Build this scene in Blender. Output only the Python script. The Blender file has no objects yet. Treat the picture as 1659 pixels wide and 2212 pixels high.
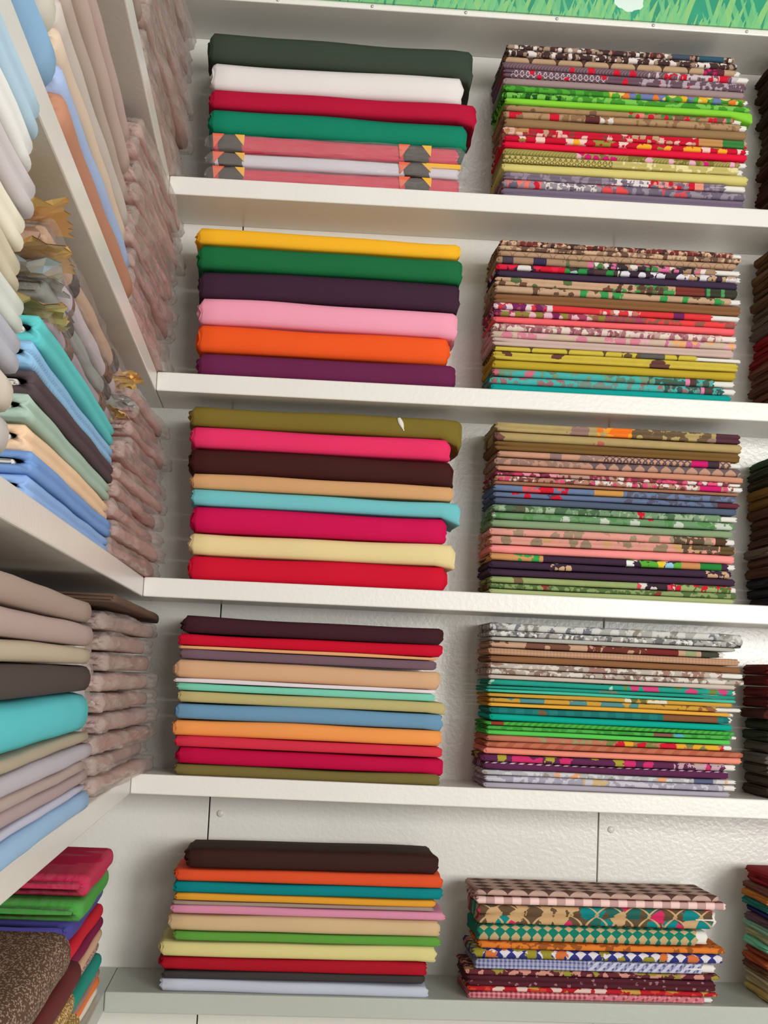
import bpy, math, random
from mathutils import Matrix, Vector
# ------------------------------------------------------------------ camera / light / exposure
W, H = 1659, 2212
FPX = 3034.64
CAM = Vector((0.232686, -2.470017, 0.188468))
RIGHT = Vector((0.9959244, -0.0783513, 0.0446724))
UP = Vector((-0.0532288, -0.1107576, 0.9924210))
FWD = Vector((0.0728097, 0.9907542, 0.1144767))
scn = bpy.context.scene
col = scn.collection
cd = bpy.data.cameras.new('camera'); cam = bpy.data.objects.new('camera', cd); col.objects.link(cam)
cd.sensor_fit = 'VERTICAL'; cd.sensor_height = 24.0; cd.lens = FPX / H * 24.0
cd.clip_start = 0.02; cd.clip_end = 100
cam.matrix_world = Matrix(((RIGHT.x, UP.x, -FWD.x, CAM.x), (RIGHT.y, UP.y, -FWD.y, CAM.y), (RIGHT.z, UP.z, -FWD.z, CAM.z), (0, 0, 0, 1)))
scn.camera = cam
scn.view_settings.view_transform = 'Standard'; scn.view_settings.look = 'None'
scn.view_settings.gamma = 1.0; scn.view_settings.use_curve_mapping = False
scn.view_settings.exposure = 0.0
world = bpy.data.worlds.new('world'); scn.world = world; world.use_nodes = True
world.node_tree.nodes['Background'].inputs[0].default_value = (1.0, 0.965, 0.91, 1)
world.node_tree.nodes['Background'].inputs[1].default_value = 0.285
def area(name, loc, target, sx, sy, power, color):
    l = bpy.data.lights.new(name, 'AREA'); l.shape = 'RECTANGLE'; l.size = sx; l.size_y = sy; l.energy = power; l.color = color
    o = bpy.data.objects.new(name, l); col.objects.link(o); o.location = loc
    o.rotation_euler = (Vector(target) - Vector(loc)).to_track_quat('-Z', 'Y').to_euler()
    return o
area('doorway_daylight', (2.7, -4.4, 0.55), (0.6, 0, 0.6), 1.2, 1.5, 104, (1.0, 0.985, 0.95))
area('added_fill_light', (2.2, -5.2, 0.9), (0.4, 0, 0.8), 2.2, 1.6, 74, (1.0, 0.985, 0.955))  # added fill to brighten the shelf bays; no such opening is known
area('overhead_area_light', (1.0, -2.2, 2.3), (0.7, 0, 0.6), 1.2, 0.25, 9, (1.0, 0.97, 0.92))  # small weak area light overhead, aimed at the shelves

# ------------------------------------------------------------------ helpers
def ray(px, py): return RIGHT * ((px - W / 2) / FPX) + UP * (-(py - H / 2) / FPX) + FWD
def onY(px, py, Y): d = ray(px, py); return CAM + d * ((Y - CAM.y) / d.y)
def lin(c):
    if len(c) == 4: return c
    r = []
    for v in c:
        v = v / 255.0
        r.append(v / 12.92 if v <= 0.04045 else ((v + 0.055) / 1.055) ** 2.4)
    return (r[0], r[1], r[2], 1.0)
def tag(o, label=None, cat=None, group=None, kind=None):
    if label: o['label'] = label
    if cat: o['category'] = cat
    if group: o['group'] = group
    if kind: o['kind'] = kind
    return o
def empty(name, loc=(0, 0, 0)):
    o = bpy.data.objects.new(name, None); col.objects.link(o); o.location = loc; o.empty_display_size = 0.05; return o
def mk(name, verts, faces, mat=None, parent=None, smooth=True, flat=()):
    me = bpy.data.meshes.new(name); me.from_pydata(verts, [], faces); me.update()
    if smooth:
        me.polygons.foreach_set('use_smooth', [i not in flat for i in range(len(faces))])
    if mat: me.materials.append(mat)
    o = bpy.data.objects.new(name, me); col.objects.link(o)
    if parent: o.parent = parent
    return o
def boxgeo(x0, x1, y0, y1, z0, z1, s=0.0, b=0.0):
    """box with optional x-slope of z and a small chamfer"""
    if b <= 0:
        v = [(x, y, z + s * x) for x in (x0, x1) for y in (y0, y1) for z in (z0, z1)]
        f = [(0, 1, 3, 2), (4, 6, 7, 5), (0, 4, 5, 1), (2, 3, 7, 6), (0, 2, 6, 4), (1, 5, 7, 3)]
        return v, f
    import bmesh
    bm = bmesh.new(); vs = {}
    for x in (x0, x1):
        for y in (y0, y1):
            for z in (z0, z1): vs[(x, y, z)] = bm.verts.new((x, y, z + s * x))
    for q in ([(x0, y0, z0), (x0, y0, z1), (x0, y1, z1), (x0, y1, z0)], [(x1, y0, z0), (x1, y1, z0), (x1, y1, z1), (x1, y0, z1)],
              [(x0, y0, z0), (x1, y0, z0), (x1, y0, z1), (x0, y0, z1)], [(x0, y1, z0), (x0, y1, z1), (x1, y1, z1), (x1, y1, z0)],
              [(x0, y0, z0), (x0, y1, z0), (x1, y1, z0), (x1, y0, z0)], [(x0, y0, z1), (x1, y0, z1), (x1, y1, z1), (x0, y1, z1)]):
        bm.faces.new([vs[k] for k in q])
    bmesh.ops.bevel(bm, geom=bm.edges[:], offset=b, segments=2, affect='EDGES', profile=0.5)
    bm.verts.index_update()
    v = [tuple(q.co) for q in bm.verts]; f = [tuple(q.index for q in p.verts) for p in bm.faces]; bm.free()
    return v, f
def box(name, x0, x1, y0, y1, z0, z1, mat, parent=None, s=0.0, b=0.0):
    v, f = boxgeo(x0, x1, y0, y1, z0, z1, s, b); return mk(name, v, f, mat, parent, smooth=False)

# ------------------------------------------------------------------ node helpers
class G:
    def __init__(self, name):
        self.mat = bpy.data.materials.new(name); self.mat.use_nodes = True
        self.nt = self.mat.node_tree; self.nt.nodes.clear()
        self.out = self.nt.nodes.new('ShaderNodeOutputMaterial')
        self.tc = None
    def node(self, t, **kw):
        n = self.nt.nodes.new(t)
        for k, v in kw.items(): setattr(n, k, v)
        return n
    def put(self, sock, v):
        if isinstance(v, bpy.types.NodeSocket): self.nt.links.new(v, sock)
        elif v is not None:
            if hasattr(sock, 'default_value'):
                try: sock.default_value = v
                except TypeError: sock.default_value = (v, v, v)
    def m(self, op, a, b=None, c=None):
        n = self.node('ShaderNodeMath', operation=op)
        self.put(n.inputs[0], a)
        if b is not None: self.put(n.inputs[1], b)
        if c is not None: self.put(n.inputs[2], c)
        return n.outputs[0]
    def obj(self):
        if not self.tc: self.tc = self.node('ShaderNodeTexCoord')
        return self.tc.outputs['Object']
    def xyz(self):
        s = self.node('ShaderNodeSeparateXYZ'); self.put(s.inputs[0], self.obj()); return s.outputs
    def comb(self, x, y, z):
        s = self.node('ShaderNodeCombineXYZ')
        for i, v in enumerate((x, y, z)): self.put(s.inputs[i], v)
        return s.outputs[0]
    def mix(self, f, a, b):
        n = self.node('ShaderNodeMix', data_type='RGBA'); self.put(n.inputs[0], f); self.put(n.inputs[6], a); self.put(n.inputs[7], b); return n.outputs[2]
    def ramp(self, f, stops, mode='CONSTANT'):
        n = self.node('ShaderNodeValToRGB'); n.color_ramp.interpolation = mode
        e = n.color_ramp.elements
        while len(e) < len(stops): e.new(0.5)
        for i, (p, c) in enumerate(stops): e[i].position = p; e[i].color = c
        self.put(n.inputs[0], f); return n.outputs[0]
    def noise(self, vec, scale, detail=2.0, out=0):
        n = self.node('ShaderNodeTexNoise'); self.put(n.inputs['Vector'], vec); n.inputs['Scale'].default_value = scale; n.inputs['Detail'].default_value = detail
        return n.outputs[out]
    def bump(self, h, strength, dist):
        n = self.node('ShaderNodeBump'); n.inputs['Strength'].default_value = strength; n.inputs['Distance'].default_value = dist; self.put(n.inputs['Height'], h); return n.outputs[0]
    def principled(self, colr, rough=0.8, spec=0.3, normal=None, **kw):
        n = self.node('ShaderNodeBsdfPrincipled')
        self.put(n.inputs['Base Color'], colr); self.put(n.inputs['Roughness'], rough); n.inputs['Specular IOR Level'].default_value = spec
        if normal is not None: self.put(n.inputs['Normal'], normal)
        for k, v in kw.items(): self.put(n.inputs[k], v)
        return n.outputs[0]
    def done(self, sh):
        self.nt.links.new(sh, self.out.inputs[0]); return self.mat

def paint_mat(name, c, rough, bumpy):
    g = G(name); o = g.obj()
    n1 = g.noise(o, 5, 3); cc = g.mix(n1, lin(c), lin(tuple(int(v * 0.95) for v in c)))
    h = g.noise(o, 130, 4)
    return g.done(g.principled(cc, rough, 0.5, g.bump(h, bumpy, 0.004)))
M_PAINT = paint_mat('white_gloss_paint', (236, 234, 226), 0.30, 0.10)
M_SHADEPAINT = paint_mat('shaded_white_paint', (182, 187, 176), 0.35, 0.10)  # lowest boards: cooler grey, with the shade down there put into the colour
M_PANEL = paint_mat('white_panel_paint', (242, 241, 233), 0.26, 0.17)
M_WALL = paint_mat('wall_paint', (215, 212, 205), 0.7, 0.1)
M_FLOOR = paint_mat('floor_tile', (190, 184, 172), 0.4, 0.05)
g = G('dark_gap'); M_GAP = g.done(g.principled(lin((70, 66, 60)), 0.9, 0.1))
g = G('steel'); M_STEEL = g.done(g.principled(lin((200, 198, 190)), 0.35, 0.5, Metallic=0.6))
g = G('white_paper'); M_WHITE = g.done(g.principled(lin((226, 222, 214)), 0.8, 0.2))
_cloth = {}
def cloth(c, kind='plain'):
    key = (c, kind)
    if key in _cloth: return _cloth[key]
    g = G('cloth_%s_%d_%d_%d' % ((kind,) + tuple(c))); o = g.obj(); s = g.xyz()
    mc = sum(c) / 3; base = lin(tuple(min(255, max(3, mc + (v - mc) * 1.03)) for v in c))
    if kind == 'plain':
        n1 = g.noise(o, 9, 2)
        cc = g.mix(g.m('MULTIPLY', n1, 0.22), base, lin(tuple(int(v * 0.82) for v in c)))
        h = g.noise(o, 900, 1)
        sh = g.principled(cc, 0.75, 0.10, g.bump(h, 0.12, 0.002))
    elif kind == 'tweed':
        mp = g.comb(g.m('MULTIPLY', s[0], 150), g.m('MULTIPLY', s[1], 320), g.m('MULTIPLY', s[2], 320))
        v = g.node('ShaderNodeTexVoronoi'); v.inputs['Scale'].default_value = 1.5; g.put(v.inputs['Vector'], mp)
        k = g.node('ShaderNodeSeparateColor'); g.put(k.inputs[0], v.outputs['Color'])
        f = g.m('MULTIPLY', g.m('GREATER_THAN', k.outputs[0], 0.55), g.m('LESS_THAN', v.outputs['Distance'], 0.55))
        cc = g.mix(f, base, lin(tuple(min(255, int(v2 * 1.25 + 60)) for v2 in c)))
        sh = g.principled(cc, 0.8, 0.2, g.bump(f, 0.3, 0.002))
    elif kind == 'dot':
        mp = g.comb(g.m('MULTIPLY', s[0], 90), g.m('MULTIPLY', s[2], 90), 0.0)
        v = g.node('ShaderNodeTexVoronoi'); v.inputs['Scale'].default_value = 1.0; v.inputs['Randomness'].default_value = 0.2; g.put(v.inputs['Vector'], mp)
        f = g.m('LESS_THAN', v.outputs['Distance'], 0.28)
        cc = g.mix(f, base, lin(tuple(int(v2 * 0.9) for v2 in c)))
        sh = g.principled(cc, 0.7, 0.2)
    _cloth[key] = g.done(sh); return _cloth[key]
def film_mat(name, tint, alpha, rough=0.22):
    g = G(name); o = g.obj()
    sx = g.xyz(); h = g.noise(g.comb(g.m('MULTIPLY', sx[0], 14), g.m('MULTIPLY', sx[1], 80), g.m('MULTIPLY', sx[2], 80)), 1.0, 4)
    p = g.principled(lin(tint), rough, 0.6 if alpha > 0.3 else 1.0, g.bump(h, 0.6 if alpha > 0.3 else 1.0, 0.01))
    t = g.node('ShaderNodeBsdfTransparent')
    ms = g.node('ShaderNodeMixShader'); f = g.m('ADD', g.m('MULTIPLY', h, 0.30 if alpha > 0.3 else 0.10), alpha - (0.15 if alpha > 0.3 else 0.05))
    g.put(ms.inputs[0], f); g.nt.links.new(t.outputs[0], ms.inputs[1]); g.nt.links.new(p, ms.inputs[2])
    return g.done(ms.outputs[0])
M_FILM = film_mat('milky_plastic_film', (205, 190, 182), 0.46)
M_CLEAR = film_mat('clear_plastic_film', (235, 232, 230), 0.13, 0.07)
M_THIN = film_mat('thin_plastic_film', (230, 225, 225), 0.055, 0.08)
g = G('gold_foil'); M_GOLD = g.done(g.principled(lin((236, 194, 120)), 0.32, 0.6, Metallic=0.4))
g = G('silver_foil'); M_SILVER = g.done(g.principled(lin((214, 218, 218)), 0.28, 0.6, Metallic=0.4))

# printed cloth -------------------------------------------------------------------------------
def fl(cols, scale=42, r=0.5, dens=0.5, u0=0, u1=1): return ('fl', cols, scale, r, dens, u0, u1)
def lf(c, scale=70, amt=0.5, u0=0, u1=1): return ('lf', c, scale, amt, u0, u1)
def di(c, pitch=0.022, w=0.16, u0=0, u1=1): return ('di', c, pitch, w, u0, u1)
def dm(c, pitch=0.03, u0=0, u1=1): return ('dm', c, pitch, 0, u0, u1)
def sc(c, pitch=0.045, w=0.5, u0=0, u1=1): return ('sc', c, pitch, w, u0, u1)
def gi(c, pitch=0.012, u0=0, u1=1): return ('gi', c, pitch, 0, u0, u1)
def tw(c, pitch=0.008, u0=0, u1=1): return ('tw', c, pitch, 0, u0, u1)
def ds(c, pitch=0.02, u0=0, u1=1): return ('ds', c, pitch, 0, u0, u1)
def bar(c, u0, u1): return ('bar', c, u0, u1)
_pid = [0]
def printed(L, base, motifs):
    _pid[0] += 1; seed = _pid[0] * 3.71
    g = G('print_%d' % _pid[0]); s = g.xyz(); x = s[0]
    w = g.m('ADD', s[2], s[1])
    u = g.m('MULTIPLY', x, 1.0 / L)
    vec = g.comb(g.m('ADD', x, seed), w, 0.0)
    nz = g.noise(vec, 30, 3)
    uw = g.m('ADD', u, g.m('MULTIPLY', g.m('SUBTRACT', nz, 0.5), 0.05))
    cc = g.mix(g.m('MULTIPLY', g.noise(vec, 60, 2), 0.35), lin(base), lin(tuple(int(v * 0.7) for v in base)))
    def rng(a, b):
        f = None
        if a > 0: f = g.m('GREATER_THAN', uw, a)
        if b < 1: f2 = g.m('LESS_THAN', uw, b); f = f2 if f is None else g.m('MULTIPLY', f, f2)
        return f
    for t in motifs:
        k = t[0]
        if k == 'bar':
            f = g.m('MULTIPLY', g.m('GREATER_THAN', u, t[2]), g.m('LESS_THAN', u, t[3])); cc = g.mix(f, cc, lin(t[1])); continue
        if k == 'fl':
            v = g.node('ShaderNodeTexVoronoi', voronoi_dimensions='2D'); fs = t[2] * (1.8 if t[2] > 20 else 1.0); v.inputs['Scale'].default_value = fs; g.put(v.inputs['Vector'], vec)
            q = g.node('ShaderNodeSeparateColor'); g.put(q.inputs[0], v.outputs['Color'])
            d = g.m('ADD', v.outputs['Distance'], g.m('MULTIPLY', g.m('SUBTRACT', g.noise(vec, fs * 3, 2), 0.5), 0.9))
            f = g.m('MULTIPLY', g.m('LESS_THAN', d, t[3]), g.m('LESS_THAN', q.outputs[0], t[4]))
            n = len(t[1]); c = g.ramp(q.outputs[1], [(i / n, lin(cv)) for i, cv in enumerate(t[1])]) if n > 1 else lin(t[1][0])
            r = rng(t[5], t[6])
        elif k == 'lf':
            f = g.m('GREATER_THAN', g.noise(vec, t[2], 3), 0.63 - 0.22 * t[3]); c = lin(t[1]); r = rng(t[4], t[5])
        else:
            pitch = t[2]; a = math.pi / pitch
            if k == 'di':
                f1 = g.m('ABSOLUTE', g.m('SINE', g.m('MULTIPLY', g.m('ADD', x, w), a))); f2 = g.m('ABSOLUTE', g.m('SINE', g.m('MULTIPLY', g.m('SUBTRACT', x, w), a)))
                f = g.m('LESS_THAN', g.m('MINIMUM', f1, f2), t[3] * 1.5)
            elif k == 'dm':
                f1 = g.m('PINGPONG', g.m('MULTIPLY', x, 2 / pitch), 1.0); f2 = g.m('PINGPONG', g.m('MULTIPLY', w, 2 / pitch), 1.0)
                f = g.m('GREATER_THAN', g.m('ADD', f1, f2), 1.12)
            elif k == 'sc':
                f1 = g.m('ABSOLUTE', g.m('SINE', g.m('MULTIPLY', x, a))); hh = g.m('FRACT', g.m('MULTIPLY', w, 1 / 0.02))
                f = g.m('LESS_THAN', f1, g.m('MULTIPLY', hh, t[3] * 1.3))
            elif k == 'gi':
                f1 = g.m('GREATER_THAN', g.m('SINE', g.m('MULTIPLY', x, 2 * a)), 0); f2 = g.m('GREATER_THAN', g.m('SINE', g.m('MULTIPLY', w, 2 * a)), 0)
                f = g.m('MULTIPLY', g.m('ADD', f1, f2), 0.5)
            elif k == 'tw':
                f1 = g.m('SINE', g.m('MULTIPLY', g.m('SUBTRACT', x, w), 2 * a)); f = g.m('GREATER_THAN', f1, 0.15)
            elif k == 'ds':
                f1 = g.m('GREATER_THAN', g.m('SINE', g.m('MULTIPLY', g.m('SUBTRACT', x, w), 2 * a)), 0.0); hh = g.m('FRACT', g.m('MULTIPLY', w, 1 / 0.02))
                f = g.m('MULTIPLY', f1, g.m('GREATER_THAN', hh, 0.62))
            c = lin(t[1]); r = rng(t[4], t[5])
        if k in ('di', 'dm', 'sc', 'gi', 'tw', 'ds'): pass
        if r is not None: f = g.m('MULTIPLY', f, r)
        cc = g.mix(f, cc, c)
    return g.done(g.principled(cc, 0.8, 0.1))
# motif tuples for pitch kinds carry (kind, colour, pitch, width, u0, u1)

# ------------------------------------------------------------------ folded cloth geometry
def folded_geo(L, D, Hh, seed=0, lobes=1, wob=0.0012, droop=0.0, drl=0.06, hollow=0.0, endr=0.004, nx=16, bulge=0.36, crinkle=0.0, flare=0.0):
    rnd = random.Random(seed); ph = [rnd.uniform(0, 6.28) for _ in range(6)]
    prof = []
    h1 = Hh / lobes; b = min(bulge * h1, D * 0.3)
    nf = 8 if lobes == 1 else 6
    for l in range(lobes):
        for i in range(nf):
            t = -math.pi / 2 + math.pi * (i + (0.0 if l == 0 else 0.35)) / (nf - (1 if l == lobes - 1 else 0.5))
            prof.append((b - b * (max(0.0, math.cos(t)) ** 0.7), h1 * l + h1 / 2 + h1 / 2 * math.sin(t)))
    bb = min(0.3 * Hh, D * 0.3)
    for q in (0.33, 0.66): prof.append((b + (D - b - bb) * q, Hh))
    for i in range(6):
        t = math.pi / 2 - math.pi * i / 5
        prof.append((D - bb + bb * math.cos(t), Hh / 2 + Hh / 2 * math.sin(t)))
    for q in (0.66, 0.33): prof.append((b + (D - b - bb) * q, 0.0))
    n = len(prof)
    e = min(endr, Hh * 0.35)
    xs = [0.0, e * 0.35, e]
    xs += [e + (L - 2 * e) * (i + 1) / nx for i in range(nx - 1)]
    xs += [L - e, L - e * 0.35, L]
    sh = {0: e, 1: e * 0.4, len(xs) - 2: e * 0.4, len(xs) - 1: e}
    def ring(prof_, ins0, jit):
        vv = []
        for k, x in enumerate(xs):
            ins = sh.get(k, 0.0) + ins0
            wz = wob * (math.sin(x * 11 + ph[0]) + 0.6 * math.sin(x * 23 + ph[1])) - wob * 1.6
            wy = 2.0 * wob * math.sin(x * 9 + ph[2]) + wob * math.sin(x * 31 + ph[3])
            fz = max(0.1, 1 - 2 * ins / Hh); fy = max(0.1, 1 - 2 * ins / D)
            dd = 0.0; sc2 = 1.0
            if droop and x > L - drl:
                q = (x - (L - drl)) / drl; dd = -droop * q * q
                sc2 = 1 + 0.4 * q
            for (y, z) in prof_:
                zz = Hh / 2 + (z - Hh / 2) * fz; yy = D / 2 + (y - D / 2) * fy
                if crinkle:
                    ce = crinkle * (1 + 0.5 * max(0.0, (x / L - 0.82) / 0.18))
                    zz += ce * (math.sin(x * 17 + y * 130 + ph[1]) * math.sin(x * 29 + z * 270 + ph[4]) + 0.4 * math.sin(x * 90 + y * 190 + ph[5]))
                    yy += ce * (math.sin(x * 21 + z * 330 + ph[2]) + 0.5 * math.sin(x * 70 + z * 210 + ph[0]))
                zz = max(zz + wz * (0.3 + 0.7 * z / Hh) + dd * (1.0 - 0.85 * z / Hh), 0.0 if not droop else -1)
                xx = x + (jit * 0.0025 * math.sin(9 * z / Hh + ph[4] + y * 40) if k in (0, 1, len(xs) - 2, len(xs) - 1) else 0)
                vv.append((xx, yy + wy, zz))
        return vv
    V = ring(prof, 0.0, 1.0); F = []; flat = set()
    for k in range(len(xs) - 1):
        for i in range(n):
            j = (i + 1) % n; F.append((k * n + i, k * n + j, (k + 1) * n + j, (k + 1) * n + i))
    last = (len(xs) - 1) * n
    if hollow > 0:
        ip = []
        for (y, z) in prof:
            t = math.atan2((z - Hh / 2) / Hh, (y - D / 2) / D); c_, s_ = math.cos(t), math.sin(t)
            ip.append((D / 2 + (D / 2 - hollow) * math.copysign(abs(c_) ** 0.4, c_), Hh / 2 + (Hh / 2 - hollow) * math.copysign(abs(s_) ** 0.7, s_)))
        V2 = ring(ip, 0.0, 1.0); o = len(V); V += V2
        for k in range(len(xs) - 1):
            for i in range(n):
                j = (i + 1) % n; F.append((o + k * n + i, o + (k + 1) * n + i, o + (k + 1) * n + j, o + k * n + j))
        for i in range(n):
            j = (i + 1) % n
            F.append((i, o + i, o + j, j)); F.append((last + i, last + j, o + last + j, o + last + i))
    else:
        flat.add(len(F)); F.append(tuple(range(n)))
        flat.add(len(F)); F.append(tuple(last + i for i in reversed(range(n))))
    return V, F, flat
def folded(name, L, D, Hh, mat, parent=None, **kw):
    V, F, fl_ = folded_geo(L, D, Hh, **kw); return mk(name, V, F, mat, parent, True, fl_)

# ------------------------------------------------------------------ setting
SH = [1.435437, 1.062557, 0.702557, 0.338010, 0.0, -0.357]     # shelf tops at the corner
SL = [0.012695, 0.013980, 0.008472, 0.003220, -0.002198, 0.0041]  # how far each board is out of level
TH = 0.0342; DB = 0.1697; XR = 1.75; YN = -2.05; FLOOR = -1.32
FY = [0, 0, 0, 0, 0, -0.028]     # front edges (the lowest boards stand a little proud)
FX = [0, 0, 0, 0, 0, -0.018]
tag(box('floor', -0.6, 4.2, -6.5, 0.5, FLOOR - 0.05, FLOOR, M_FLOOR), kind='structure')
tag(box('wall_back', -0.5, 4.2, DB + 0.022, DB + 0.14, FLOOR, 2.4, M_WALL), kind='structure')
tag(box('wall_left', -0.42, -0.26, -3.2, DB + 0.022, FLOOR, 2.4, M_WALL), kind='structure')

unit = tag(empty('shelving_unit', (0.5, DB / 2, FLOOR)), 'white painted wall shelving holding the plain and printed cloth piles', 'shelves')
def child_box(root, name, *a, **k):
    o = box(name, *a, **k); o.parent = root; o.matrix_parent_inverse = Matrix.Translation(-Vector(root.location)); return o
for i in range(6):
    child_box(unit, 'shelf_board', FX[i] + 0.0006, XR, FY[i], DB, SH[i] - TH, SH[i], M_SHADEPAINT if i == 5 else M_PAINT, s=SL[i], b=0.0022)
PX = [-0.24, 0.1302, 0.8555, XR]
for a, b in zip(PX[:-1], PX[1:]):
    child_box(unit, 'back_panel', a + 0.0011, b - 0.0011, DB + 0.0004, DB + 0.014, FLOOR, SH[0] + 0.02, M_PANEL, b=0.0012)
child_box(unit, 'backing_board', -0.24, XR, DB + 0.0142, DB + 0.021, FLOOR, SH[0], M_GAP)
def screw(root, p, axis, r=0.0045, mat=None):
    V = []; F = []; n = 12
    for k, (rr, h) in enumerate(((r, 0.0), (r, 0.0012), (r * 0.7, 0.0024))):
        for i in range(n):
            t = 6.2832 * i / n; V.append((rr * math.cos(t), -h, rr * math.sin(t)))
    for k in range(2):
        for i in range(n): j = (i + 1) % n; F.append((k * n + i, k * n + j, (k + 1) * n + j, (k + 1) * n + i))
    F.append(tuple(2 * n + i for i in range(n)))
    o = mk('screw_head', V, F, mat or M_STEEL, None, True); o.parent = root; o.location = Vector(p) - Vector(root.location); return o
for (px, py) in ((476, 1757), (1320, 1792)):
    q = onY(px, py, DB); screw(unit, (q.x, DB + 0.0003, q.z), 'y', 0.0065, M_PAINT)
for px in (600, 804, 1006, 1203, 1411, 1613):
    q = onY(px, 12 + (px - 700) * 0.0646, 0); screw(unit, (q.x, 0.0, SH[0] - TH + 0.006 + SL[0] * q.x), 'y', 0.003)

side = tag(empty('side_shelving_unit', (-0.12, -0.9, FLOOR)), 'white painted side shelving meeting the wall shelving in the corner, holding folded and bagged cloth', 'shelves')
for i in range(6):
    child_box(side, 'shelf_board', -0.24, FX[i], YN, DB - 0.0004, SH[i] - TH - 0.0002, SH[i] - 0.0002, M_SHADEPAINT if i == 5 else M_PAINT, b=0.0022)
child_box(side, 'back_panel', -0.258, -0.2404, YN, DB - 0.0004, FLOOR, SH[0], M_PANEL, b=0.0012)
child_box(side, 'end_panel', -0.24, 0.0, YN - 0.02, YN - 0.0005, FLOOR, SH[0], M_PAINT, b=0.002)

# printed banner over the top board
g = G('grass_banner_print'); s = g.xyz(); o = g.obj()
gy = g.m('MULTIPLY', s[2], 1 / 0.16)
n1 = g.noise(o, 14, 3)
bg = g.mix(n1, lin((0, 118, 84)), lin((40, 168, 130)))
bl = None
for sc_, sk, thr in ((120, 0.35, 0.56), (90, -0.3, 0.58), (60, 0.12, 0.6)):
    vx = g.comb(g.m('MULTIPLY', g.m('SUBTRACT', s[0], g.m('MULTIPLY', s[2], sk)), 1.0), g.m('MULTIPLY', s[2], 0.06), 0.0)
    nn = g.noise(vx, sc_, 1)
    hh = g.m('SUBTRACT', nn, g.m('MULTIPLY', gy, 0.35))
    f = g.m('GREATER_THAN', hh, thr - 0.12)
    bg = g.mix(g.m('MULTIPLY', f, 0.75), bg, lin((150, 205, 120) if sk > 0.2 else (110, 190, 125)))
w1 = g.node('ShaderNodeVectorMath', operation='DISTANCE'); g.put(w1.inputs[0], o); w1.inputs[1].default_value = (0.93, 0.0, 0.055)
wn = g.m('ADD', w1.outputs['Value'], g.m('MULTIPLY', g.m('SUBTRACT', g.noise(o, 40, 2), 0.5), 0.03))
bg = g.mix(g.m('LESS_THAN', wn, 0.026), bg, lin((215, 235, 225)))
M_BANNER = g.done(g.principled(bg, 0.4, 0.4))
zb = SH[0] - TH + 0.0112
V, F = boxgeo(0, XR + 0.2, -0.005, 0.0, 0, 0.35, SL[0], 0)
ban = mk('grass_banner', V, F, M_BANNER, None, False); ban.location = (-0.1, -0.0004, zb + SL[0] * -0.1)
tag(ban, 'green printed banner of grass blades above the shelving', 'banner')

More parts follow.
